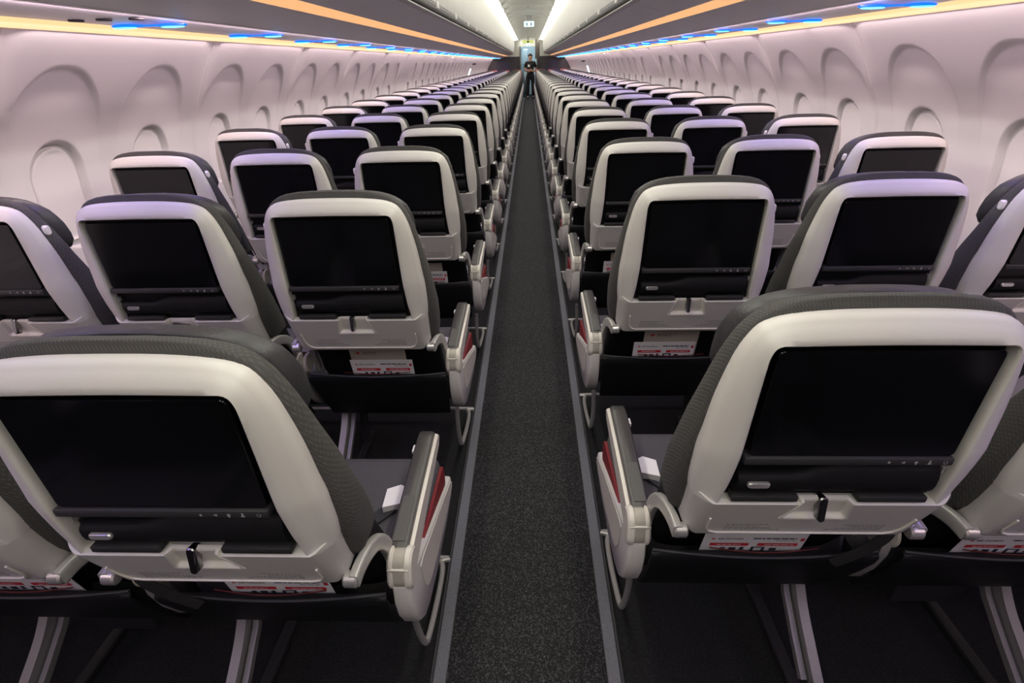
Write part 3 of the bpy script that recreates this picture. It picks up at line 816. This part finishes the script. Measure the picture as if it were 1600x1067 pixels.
b = MB(); b.tube([(-.08, -.03, .85), (.08, -.03, .85)], .008, 8); link('handle', b.mesh('handle', M['chrome']), d)
for x in (-.12, .12):
    for y in (.06, .54):
        b = MB(); b.cyl((x, y, .055), 'x', .055, .03, 14, .005); link('wheel', b.mesh('wheel', M['bar']), t)
b = MB(); b.box(-.36, -.05, 28.33, 28.38, FZ, 1.95, .01); o = link('galley_cabinet', b.mesh('galley_cabinet', M['steel'])); tag(o, 'pale blue-grey galley cabinet on the wall beyond the doorway', 'cabinet')
b = MB(); b.box(-.34, -.07, 28.31, 28.332, 1.30, 1.90, .004); link('cabinet_door', b.mesh('cabinet_door', M['galley']), o)
# lit signs
t = thing('lavatory_sign', 'lit pale blue sign with two figures hanging from the ceiling', 'sign', (0.02, 12.6, 0))
b = MB(); b.box(-.105, .105, 0, .04, 2.045, 2.145, .008); link('sign_box', b.mesh('sign_box', M['e_sign']), t)
b = MB(); b.box(-.06, .06, .012, .028, 2.145, 2.245, 0); link('hanger', b.mesh('hanger', M['rail']), t)
def pict(x):
    b = MB(); z = 2.085
    b.add([(x+.009*math.cos(k*PI/5), -.0015, z+.038+.009*math.sin(k*PI/5)) for k in range(10)], [range(10)])
    b.add([(x-.014, -.0015, z-.005), (x+.014, -.0015, z-.005), (x+.012, -.0015, z+.027), (x-.012, -.0015, z+.027)], [range(4)])
    b.add([(x-.008, -.0015, z-.03), (x+.008, -.0015, z-.03), (x+.009, -.0015, z-.005), (x-.009, -.0015, z-.005)], [range(4)])
    return b.mesh('pictogram', M['bar'], 0)
link('pictogram', pict(-.045), t); link('pictogram', pict(.045), t)
t = thing('exit_sign', 'lit yellow-green sign across the ceiling at the far end', 'sign', (-.02, 23.0, 0))
b = MB(); b.box(-.21, .21, 0, .05, 2.03, 2.13, .008); link('sign_box', b.mesh('sign_box', M['e_yellow']), t)
b = MB(); b.box(-.04, .04, -.004, 0, 2.05, 2.11); link('dark_symbol', b.mesh('dark_symbol', M['bar']), t)
b = MB(); b.box(-.03, .03, .01, .03, 2.13, 2.25); link('hanger', b.mesh('hanger', M['rail']), t)
b = MB(); b.box(-.125, .095, 25.30, 25.34, 1.985, 2.085, .006)
tag(link('information_sign', b.mesh('information_sign', M['e_sign'])), 'small lit white-blue sign above the doorway at the far end', 'sign')
# emergency exit lit handles on the sidewalls
for s in (-1, 1):
    t = thing('exit_door_light', f'narrow bright slot of light on the {SIDE["L" if s < 0 else "R"]} sidewall near the far end', 'light', (0, 17.35, 0), 'exit door lights')
    b = MB(); b.prism([(s*1.815, 1.06), (s*1.845, 1.06), (s*1.765, 1.25), (s*1.735, 1.25)], 'y', -.07, .07); link('lens', b.mesh('lens', M['e_white']), t)
    b = MB(); b.box(*sorted((s*1.69, s*1.585)), -.10, .10, 1.355, 1.395, .008); link('sign_plate', b.mesh('sign_plate', M['slot']), t)

# ------------------------------------------------------------------ person at the end of the aisle
def skin_body(name, verts, edges, radii, m, parent=None, root=0):
    me = bpy.data.meshes.new(name); me.from_pydata(verts, edges, [])
    o = link(name, me, parent); me.materials.append(m)
    sk = o.modifiers.new('skin', 'SKIN')
    for i, r in enumerate(radii):
        v = me.skin_vertices[0].data[i]; v.radius = r if isinstance(r, tuple) else (r, r)
        v.use_root = (i == root)
    sb = o.modifiers.new('sub', 'SUBSURF'); sb.levels = 2; sb.render_levels = 2
    sk.use_smooth_shade = True
    return o
pr_ = thing('person', 'person in black short-sleeved top and trousers standing at the end of the aisle', 'person', (.07, 24.95, FZ))
pr_.scale = (1, 1, .985)
V = [(0, 0, .95), (0, 0, 1.10), (0, -.01, 1.26), (0, 0, 1.42), (0, 0, 1.49), (0, -.02, 1.55), (0, -.02, 1.64), (0, -.015, 1.71),
     (-.17, 0, 1.41), (-.215, 0, 1.28), (-.235, .0, 1.12), (-.17, -.14, 1.13), (-.06, -.20, 1.14),
     (.17, 0, 1.41), (.22, 0, 1.27), (.245, .01, 1.12), (.17, -.13, 1.10), (.04, -.19, 1.09),
     (-.095, 0, .90), (-.11, -.01, .50), (-.115, .02, .10), (-.13, -.12, .035),
     (.095, 0, .90), (.11, -.01, .50), (.115, .02, .10), (.13, -.12, .035)]
E = [(0, 1), (1, 2), (2, 3), (3, 4), (4, 5), (5, 6), (6, 7), (3, 8), (8, 9), (9, 10), (10, 11), (11, 12), (3, 13), (13, 14), (14, 15), (15, 16), (16, 17),
     (0, 18), (18, 19), (19, 20), (20, 21), (0, 22), (22, 23), (23, 24), (24, 25)]
R = [(.11, .075), (.10, .07), (.11, .075), (.085, .06), (.058, .058), (.074, .085), (.082, .098), (.05, .06),
     .062, .048, .040, .034, .026, .062, .048, .040, .034, .026, (.088, .09), (.058, .06), (.042, .045), (.045, .03), (.088, .09), (.058, .06), (.042, .045), (.045, .03)]
skin_body('body', V, E, R, M['skin'], pr_)
TV = [(0, 0, .86), (0, 0, 1.10), (0, -.01, 1.26), (0, 0, 1.415), (0, 0, 1.485), (-.17, 0, 1.41), (-.21, 0, 1.29), (-.222, 0, 1.22), (.17, 0, 1.41), (.215, 0, 1.29), (.228, 0, 1.22)]
skin_body('shirt', TV, [(0, 1), (1, 2), (2, 3), (3, 4), (3, 5), (5, 6), (6, 7), (3, 8), (8, 9), (9, 10)], [(.165, .115), (.15, .11), (.17, .12), (.145, .1), (.07, .07), .076, .064, .062, .076, .064, .062], M['black_cloth'], pr_)
UV = [(0, 0, 1.06), (0, 0, .93), (-.097, 0, .86), (-.112, -.01, .50), (-.117, .02, .08), (.097, 0, .86), (.112, -.01, .50), (.117, .02, .08)]
skin_body('trousers', UV, [(0, 1), (1, 2), (2, 3), (3, 4), (1, 5), (5, 6), (6, 7)], [(.150, .105), (.158, .115), (.105, .11), (.08, .08), (.07, .07), (.10, .105), (.08, .08), (.07, .07)], M['black_cloth'], pr_)
for s in (-1, 1):
    b = MB(); b.loft([sup(w, y0, y1, z, 16, .6) for z, w, y0, y1 in ((0.003, .045, -.19, .07), (.02, .048, -.195, .075), (.05, .046, -.17, .07), (.09, .04, -.06, .065), (.11, .036, -.04, .06))])
    me = b.mesh('shoe', M['shoe'], 60); link('shoe', me, pr_, (s*.123, 0, 0))
    # five-fingered hand resting across the waist
    hx, hy, hz = (-.06, -.20, 1.14) if s < 0 else (.04, -.19, 1.09)
    d = 1 if s < 0 else -1
    hv = [(0, 0, 0), (d*.045, -.012, 0), (d*.08, -.016, 0)]; he = [(0, 1), (1, 2)]; hr = [(.022, .016), (.034, .015), (.034, .014)]
    for f, (dz, ln) in enumerate(((.03, .06), (.010, .07), (-.010, .066), (-.029, .05))):
        i = len(hv)
        hv += [(d*.092, -.018, dz), (d*(.092+ln*.5), -.012, dz*1.05), (d*(.092+ln), .004, dz*1.05)]
        he += [(2, i), (i, i+1), (i+1, i+2)]; hr += [.010, .009, .007]
    i = len(hv); hv += [(d*.03, -.03, .03), (d*.055, -.04, .055)]; he += [(1, i), (i, i+1)]; hr += [.011, .009]
    h = skin_body('hand', hv, he, hr, M['skin'], pr_); h.location = (hx, hy, hz)
b = MB()
b.loft([sup(w, y0, y1, z, 20, .8) for z, w, y0, y1 in ((1.62, .082, .005, .098), (1.68, .092, -.045, .102), (1.72, .094, -.098, .096), (1.755, .082, -.088, .082), (1.78, .056, -.06, .056), (1.793, .02, -.02, .02))])
link('hair', b.mesh('hair', M['hair'], 70), pr_, (0, 0, -.022))
for s in (-1, 1):
    b = MB(); b.cyl((s*.028, -.107, 1.675), 'y', .009, .012, 12, .003); link('eye', b.mesh('eye', M['hair']), pr_, (0, -.004, -.022))
    b = MB(); b.loft([sup(w, -.02, .012, z, 10, .9) for z, w in ((1.625, .004), (1.64, .009), (1.675, .011), (1.69, .005))]); o = link('ear', b.mesh('ear', M['skin'], 70), pr_, (s*.084, 0, -.022))
b = MB(); b.loft([sup(.010, -.112-q, -.09, z, 10, .8) for z, q in ((1.632, .004), (1.642, .022), (1.66, .014), (1.685, .0))]); link('nose', b.mesh('nose', M['skin'], 70), pr_, (0, -.004, -.022))
b = MB(); b.box(-.022, .022, -.108, -.085, 1.606, 1.614, .003); link('mouth', b.mesh('mouth', M['red']), pr_, (0, -.006, -.022))
b = MB(); b.box(-.11, -.02, -.128, -.112, 1.25, 1.345, .006); o = link('white_badge', b.mesh('white_badge', M['white_cloth']), pr_); o['label'] = 'white patch on the chest'

# ------------------------------------------------------------------ lights
def area(name, loc, rot, sx, sy, col, w, spread=180):
    l = bpy.data.lights.new(name, 'AREA'); l.shape = 'RECTANGLE'; l.size = sx; l.size_y = sy; l.color = col; l.energy = w; l.spread = math.radians(spread)
    o = bpy.data.objects.new(name, l); COL.objects.link(o); o.location = loc; o.rotation_euler = rot; return o
for s in (-1, 1):
    for k in range(9):
        y = -2.9 + 3.13*k + 1.56
        area('cove_wash', (s*1.537, y, 1.5425), (0, -s*math.radians(8), 0), .010, 3.1, (1, .80, .80), 8.5, 150)
        area('blue_wash', (s*1.10, y, 1.566), (0, s*math.radians(4), 0), .04, 3.1, (.30, .23, 1), 5.8, 130)
        area('wall_fill', (s*1.175, y, 1.5505), (0, -s*math.radians(62), 0), .02, 3.1, (.96, .70, .82), 5.0, 130)  # added pink fill to brighten the sidewalls; no visible lamp there
        area('ceiling_wash', (s*.435, y, 2.214), (0, s*math.radians(48), 0), .03, 3.1, (1, .975, .885), 12.5, 150)
w = bpy.data.worlds.new('World'); SC.world = w; w.use_nodes = True
w.node_tree.nodes['Background'].inputs['Color'].default_value = (.80, .84, 1, 1)
w.node_tree.nodes['Background'].inputs['Strength'].default_value = .03

# ------------------------------------------------------------------ camera
cd = bpy.data.cameras.new('Camera'); cam = bpy.data.objects.new('Camera', cd); COL.objects.link(cam)
cd.sensor_width = 36; cd.lens = 792.58/1600*36; cd.clip_start = .05; cd.clip_end = 100
f = Vector((-.03730613, .87520094, -.48231895)).normalized(); r = Vector((.99928249, .02951409, -.02373658)).normalized(); u = r.cross(f)
cam.matrix_world = Matrix(((r.x, u.x, -f.x, .0171), (r.y, u.y, -f.y, 0), (r.z, u.z, -f.z, H), (0, 0, 0, 1)))
SC.camera = cam
vs = SC.view_settings; vs.view_transform = 'Standard'; vs.look = 'None'; vs.gamma = 1; vs.use_curve_mapping = False; vs.exposure = .10
